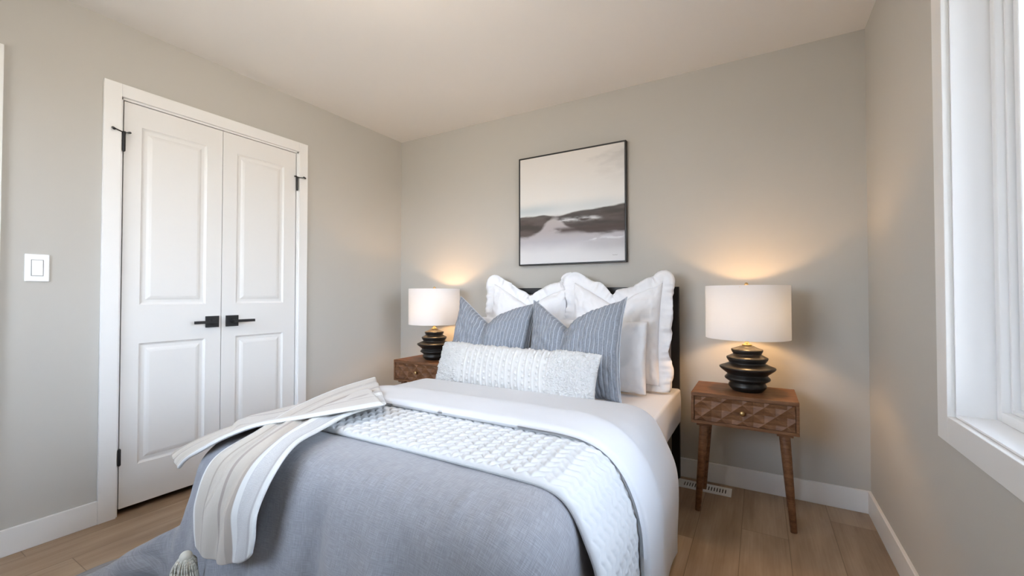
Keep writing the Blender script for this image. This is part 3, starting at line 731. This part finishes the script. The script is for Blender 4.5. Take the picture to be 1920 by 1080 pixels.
# ------------------------------------------------------------ pillows
def pillow_grid(w, h, t, n=(60, 60), pinch=.06, chop=0., cw=.35, cx=0., puff=.42, wr=.003, seed=0, belly=0.):
    """front and back grids in local coordinates: x right, z up, y depth (front is -y), origin at the bottom centre"""
    nx, nz = n; s = np.linspace(-1, 1, nx); q = np.linspace(-1, 1, nz)
    # denser near the rim
    s = np.sin(s*np.pi/2)*.35+s*.65; q = np.sin(q*np.pi/2)*.35+q*.65
    Sx, Tz = np.meshgrid(s, q)
    x_ = w/2*Sx*(1-pinch*(1-Tz**2)); z_ = h/2*Tz*(1-pinch*(1-Sx**2))
    th = t/2*(np.clip(1-Sx**2, 0, 1)*np.clip(1-Tz**2, 0, 1))**puff
    if belly: th *= 1-belly*Tz
    V = []
    if chop:
        d = np.abs(Sx-cx); k_ = ((Tz+1)/2)**2.0
        gl = np.clip(1-(cx-Sx)/(cx+1), 0, 1)**1.15; gr = np.exp(-(Sx-cx)/cw)*np.clip((1-Sx)/.12, 0, 1)**.6
        gch = np.where(Sx < cx, gl, gr)
        z_ = z_-chop*gch*k_; th = th*(1-.62*np.exp(-(d/.13)**2)*((Tz+1)/2)**1.5)
        x_ = x_+(Sx-cx)*0
    jt = np.stack([Sx*w*4, Tz*h*4, Sx*0+seed], -1)
    w1 = fnoise(jt, (2.2, 2.2, 1), seed+1.3); w2 = fnoise(jt, (6, 4, 1), seed+5.1)
    rim = 1-((1-Sx**2)*(1-Tz**2))
    dth = wr*(w1*1.5+w2*rim)
    fade = np.clip(th/(t*.12), 0, 1)
    F_ = np.stack([x_, -(th+dth*fade), z_+h/2], -1); B_ = np.stack([x_, th+dth*fade, z_+h/2], -1)
    return Sx, Tz, F_, B_, fade
def place(P, loc, yaw, lean, roll=0):
    R = Matrix.Translation(loc) @ Matrix.Rotation(yaw, 4, 'Z') @ Matrix.Rotation(lean, 4, 'X') @ Matrix.Rotation(roll, 4, 'Y')
    R = np.array(R); return P @ R[:3, :3].T + R[:3, 3]
def pillow_obj(name, G, mat, loc, yaw, lean, roll=0, disp=None, uvw=(1, 1), parent=None):
    Sx, Tz, F_, B_, fade = G
    if disp is not None:
        Nf = -normals(F_); Nf = np.where((Nf[..., 1:2] > 0), -Nf, Nf); F_ = F_+Nf*(disp*fade)[..., None]
        B_ = B_-Nf*np.array([1, -1, 1])*(disp*fade)[..., None]*0
    F2 = place(F_, loc, yaw, lean, roll); B2 = place(B_, loc, yaw, lean, roll)
    for q_ in (F2, B2): q_[..., 2] = np.maximum(q_[..., 2], MZ+.003)
    ny, nx = Sx.shape; n = nx*ny; V = np.concatenate([F2.reshape(-1, 3), B2.reshape(-1, 3)])
    Fa = grid_faces(F_); uv = np.stack([Sx*uvw[0]/2, Tz*uvw[1]/2], -1).reshape(-1, 2)
    o = mesh_obj(name, V, np.concatenate([Fa, Fa[:, ::-1]+n]), mat, parent, smooth=True, uvs=np.concatenate([uv, uv]))
    bm = bmesh.new(); bm.from_mesh(o.data); bmesh.ops.remove_doubles(bm, verts=bm.verts, dist=.0004); bmesh.ops.recalc_face_normals(bm, faces=bm.faces); bm.to_mesh(o.data); bm.free()
    return o
def edge_loop(F_):
    b = np.concatenate([F_[-1, :], F_[::-1, -1][1:], F_[0, ::-1][1:], F_[:, 0][1:-1]]); return b
def flange(G, loc, yaw, lean, roll, mat, parent, width=.072, amp=.024, seed=0, name='ruffle'):
    """gathered border sewn round the pillow"""
    Sx, Tz, F_, B_, fade = G; L_ = edge_loop((F_+B_)/2); c = np.array([0, 0, F_[..., 2].mean()])
    k = 4; n0 = len(L_); idx = np.arange(n0*k)/k; i0 = np.floor(idx).astype(int) % n0; f = (idx-np.floor(idx))[:, None]
    L2 = L_[i0]*(1-f)+L_[(i0+1) % n0]*f
    tan = np.roll(L2, -1, 0)-np.roll(L2, 1, 0); s_ = np.cumsum(np.linalg.norm(tan, axis=1)/2)
    out = np.cross(tan, [0, 1, 0]); out /= np.maximum(np.linalg.norm(out, axis=1, keepdims=True), 1e-9)
    for _ in range(10): out = (np.roll(out, 1, 0)+out+np.roll(out, -1, 0)); out /= np.linalg.norm(out, axis=1, keepdims=True)
    if ((L2-c)*out).sum() < 0: out = -out
    rows = []; m = 7
    for r in range(m):
        q = r/(m-1); wob = np.array([mnoise.noise(Vector((a*14, seed, q*1.2)))*1.5+mnoise.noise(Vector((a*38, seed+4, q*.7)))*.8 for a in s_])
        ww = np.array([mnoise.noise(Vector((a*9, seed+9, 0))) for a in s_])
        P = L2-out*.004+out*(q*width*(1+.35*ww))[:, None]; P = P+np.array([0, 1, 0])*(wob*amp*q**.8)[:, None]; rows.append(P)
    A = place(np.stack(rows), loc, yaw, lean, roll); n = A.shape[1]; F = []
    A[..., 2] = np.maximum(A[..., 2], MZ+.003+.002*np.arange(len(rows))[:, None]); A[..., 1] = np.minimum(A[..., 1], -.066)
    for r in range(m-1):
        for i in range(n): F.append((r*n+i, r*n+(i+1) % n, (r+1)*n+(i+1) % n, (r+1)*n+i))
    o = mesh_obj(name, A.reshape(-1, 3), F, mat, parent, smooth=True); md = o.modifiers.new('t', 'SOLIDIFY'); md.thickness = .0016; return o
R_ = math.radians
# two white ruffled shams leaning on the headboard
gp = pillow_grid(.58, .60, .17, pinch=.05, chop=.155, cw=.6, cx=.05, wr=.010, seed=2)
a_ = ((1.362, -.225, .575), R_(2), R_(-9))
e1 = pillow_obj('euro_sham_pillow', gp, M['white_linen'], *a_); flange(gp, *a_, 0, M['white_linen'], e1, seed=1)
tag(e1, 'large white ruffled sham pillow against the headboard on the closet side', 'pillow', 'white ruffled shams on the headboard')
gp = pillow_grid(.56, .60, .17, pinch=.05, chop=.145, cw=.5, cx=.05, wr=.010, seed=7)
a_ = ((1.966, -.250, .575), R_(-3), R_(-9))
e2 = pillow_obj('euro_sham_pillow', gp, M['white_linen'], *a_); flange(gp, *a_, 0, M['white_linen'], e2, seed=5)
tag(e2, 'large white ruffled sham pillow against the headboard on the window side', 'pillow', 'white ruffled shams on the headboard')
# plain white sleeping pillows
gp = pillow_grid(.60, .40, .13, pinch=.03, wr=.006, seed=12, puff=.36, n=(50, 50)); a_ = ((1.30, -.385, .545), R_(0), R_(-8))
w1_ = pillow_obj('sleeping_pillow', gp, M['white_linen'], *a_); tag(w1_, 'plain white pillow standing behind the grey ribbed cushion on the closet side', 'pillow', 'plain white pillows')
gp = pillow_grid(.60, .40, .13, pinch=.03, wr=.006, seed=15, puff=.36, n=(50, 50)); a_ = ((1.90, -.385, .545), R_(0), R_(-8))
w2_ = pillow_obj('sleeping_pillow', gp, M['white_linen'], *a_); tag(w2_, 'plain white pillow standing behind the grey ribbed cushion on the window side', 'pillow', 'plain white pillows')
# blue-grey ribbed cushions with a karate chop
def ribbed(cx, yaw, roll, loc, seed):
    gp = pillow_grid(.572, .55, .18, n=(250, 90), pinch=.085, chop=.150, cw=.50, cx=cx, wr=.008, seed=seed)
    Sx = gp[0]; fr = (Sx*.545/2/.0225) % 1.0; d = .0062*(np.sin(np.pi*fr)**.5-.7)
    o = pillow_obj('ribbed_cushion', gp, M['ribbed'], loc, yaw, R_(-17), roll, disp=d, uvw=(.545, .545))
    f = flange(gp, loc, yaw, R_(-17), roll, M['ribbed'], o, width=.008, amp=.004, seed=seed, name='piped_edge')
    return o
r1 = ribbed(-.12, R_(4), R_(2.5), (1.272, -.60, .540), 31); tag(r1, 'blue-grey ribbed cushion with a chopped top on the closet side, partly behind its twin', 'cushion', 'blue-grey ribbed cushions')
r2 = ribbed(-.15, R_(-4), R_(-2.5), (1.852, -.635, .540), 47); tag(r2, 'blue-grey ribbed cushion with a chopped top on the window side', 'cushion', 'blue-grey ribbed cushions')
# long white lumbar cushion: shaggy ends, tufted ribs in the middle
gp = pillow_grid(1.04, .265, .15, n=(420, 130), pinch=.03, wr=.004, seed=60, puff=.40)
Sx, Tz = gp[0], gp[1]; xx = Sx*.5; zz = Tz*.1325
mid = 1/(1+np.exp((np.abs(xx+.02)-.285)/.006))
pitch = .041; fr = ((xx+zz*.10)/pitch) % 1.0; rib = .006*np.exp(-((fr-.5)/.10)**2)
ci = np.floor((xx+zz*.10)/pitch); fz = ((zz/.032)+ci*.5) % 1.0
knot = .010*np.exp(-(((fr-.1)/.13)**2+((fz-.5)/.20)**2))
p3 = np.stack([xx, zz, xx*0], -1); sh1 = fnoise(p3, (110, 95, 1), 3); sh2 = fnoise(p3, (260, 230, 1), 9)
shag = .013*np.abs(sh1)+.008*np.abs(sh2)+.004
o = pillow_obj('lumbar_cushion', gp, M['white_knit'], (1.54, -.775, .545), R_(-4), R_(-20), R_(0), disp=mid*(rib+knot+.001*sh2)+(1-mid)*shag, uvw=(1, .265))
tag(o, 'long white lumbar cushion with shaggy ends and tufted ribs, in front of the other pillows', 'cushion')

# ------------------------------------------------------------ knitted throw
def spline(pts, n):
    P = np.array(pts, float); k = len(P); E_ = np.vstack([2*P[0]-P[1], P, 2*P[-1]-P[-2]]); t = np.linspace(0, k-1-1e-9, n); i = np.floor(t).astype(int); f = (t-i)[:, None]
    p0, p1, p2, p3 = E_[i], E_[i+1], E_[i+2], E_[i+3]; return .5*((2*p1)+(-p0+p2)*f+(2*p0-5*p1+4*p2-p3)*f*f+(-p0+3*p1-3*p2+p3)*f**3)
def band(name, left, right, n, m, thick, ripple, mat, bvhs, gap, seed, parent=None, vlen=1.0, umap=None, droop=0.):
    A = spline(left, n); B = spline(right, n); s = np.linspace(0, 1, m)[None, :, None]
    P = A[:, None]*(1-s)+B[:, None]*s
    N = normals(P); N = np.where(N[..., 2:3]+(-N[..., 1:2])*.8 < 0, -N, N)
    P[..., 2] -= droop*np.sqrt(np.clip(np.sin(math.pi*s[..., 0]), 0, 1))*np.clip((np.linspace(0, 1, n)[:, None]-.75)/.25, 0, 1)
    ss, tt = np.meshgrid(np.linspace(0, 1, m), np.linspace(0, 1, n))
    P = P+N*(ripple*np.sin(ss*math.pi*6.2+tt*3+1.5*np.sin(tt*5+seed))*np.sin(math.pi*np.clip(ss, .04, .96)))[..., None]
    for _ in range(3):
        for b in bvhs: collide(P, b, gap, maxd=.12)
        P = smooth_grid(P, 1, .4)
    UV = np.stack([umap(ss) if umap else ss, tt*vlen], -1)
    nn = normals(P); fl = nn[..., 2].mean()+(-nn[..., 1]).mean() < 0
    return sheet_obj(name, upsample(P, 2), upsample(UV, 2), thick, mat, flip=fl, parent=parent), P

bvhT = [BVHTree.FromPolygons([tuple(v) for v in q.reshape(-1, 3)], [tuple(int(k) for k in f[::-1]) for f in grid_faces(q)]) for q in (P1s, P2s, P3s)]
left = [(.985, -1.17, .655), (1.09, -1.48, .665), (1.19, -1.75, .655), (1.28, -1.94, .632), (1.225, -2.045, .565), (1.20, -2.08, .45), (1.20, -2.085, .37), (1.21, -2.085, .315)]
right = [(1.49, -1.57, .668), (1.475, -1.72, .665), (1.50, -1.86, .650), (1.53, -1.965, .640), (1.56, -2.045, .59), (1.55, -2.085, .50), (1.545, -2.09, .43), (1.53, -2.09, .385)]
th, Pth = band('knitted_throw', left, right, 90, 50, .014, .008, M['throw'], bvhT, .018, 2, vlen=1.2, droop=.045)
tag(th, 'cream knitted throw with tan stripes and tassels, folded over the corner of the bed foot', 'throw')
bvhU = BVHTree.FromPolygons([tuple(v) for v in Pth.reshape(-1, 3)], [tuple(int(k) for k in f) for f in grid_faces(Pth)])
# upper fold of the same throw, ending over the closet-side corner
left = [(1.02, -1.27, .652), (.985, -1.40, .635), (.96, -1.52, .60), (.935, -1.66, .59), (.90, -1.79, .565), (.86, -1.91, .535), (.845, -1.98, .51), (.84, -2.01, .495)]
right = [(1.55, -1.64, .690), (1.475, -1.76, .682), (1.37, -1.855, .665), (1.26, -1.93, .645), (1.155, -1.98, .602), (1.07, -2.005, .555), (.975, -2.015, .505), (.93, -2.02, .465)]
t2, P_ = band('throw_fold', left, right, 80, 36, .014, .003, M['throw'], bvhT, .011, 5, parent=th, vlen=.9, umap=lambda q: (1-q)*.72)

# tassel hanging from the corner of the throw
def tassel(top, seed, n=150, L=.20):
    rnd = random.Random(seed); bm = bmesh.new(); top = Vector(top)
    for i in range(n):
        a = rnd.uniform(0, 2*math.pi); r = .026*math.sqrt(rnd.random()); l = L*rnd.uniform(.8, 1.05); sp = 1+rnd.uniform(0, .5)
        pts = [top+Vector((r*.25*math.cos(a), r*.25*math.sin(a), 0)), top+Vector((r*1.0*math.cos(a), r*1.0*math.sin(a), -.018)), top+Vector((r*sp*math.cos(a), r*sp*math.sin(a), -.05)), top+Vector((r*sp*1.3*math.cos(a+.3)+rnd.uniform(-.004, .004), r*sp*1.3*math.sin(a+.3), -l))]
        P = spline(pts, 9)
        for q, w in zip(P[:-1], P[1:]): tube(bm, q, w, .0022, .0022, 5)
    bmesh.ops.create_uvsphere(bm, u_segments=16, v_segments=10, radius=.017, matrix=Matrix.Translation(top+Vector((0, 0, -.004))))
    bm.normal_update(); me = bpy.data.meshes.new('tassel'); bm.to_mesh(me); bm.free(); me.polygons.foreach_set('use_smooth', [True]*len(me.polygons))
    o = bpy.data.objects.new('tassel', me); COL.objects.link(o); me.materials.append(M['tassel']); o.parent = th; return o
tassel((1.225, -2.118, .300), 4)
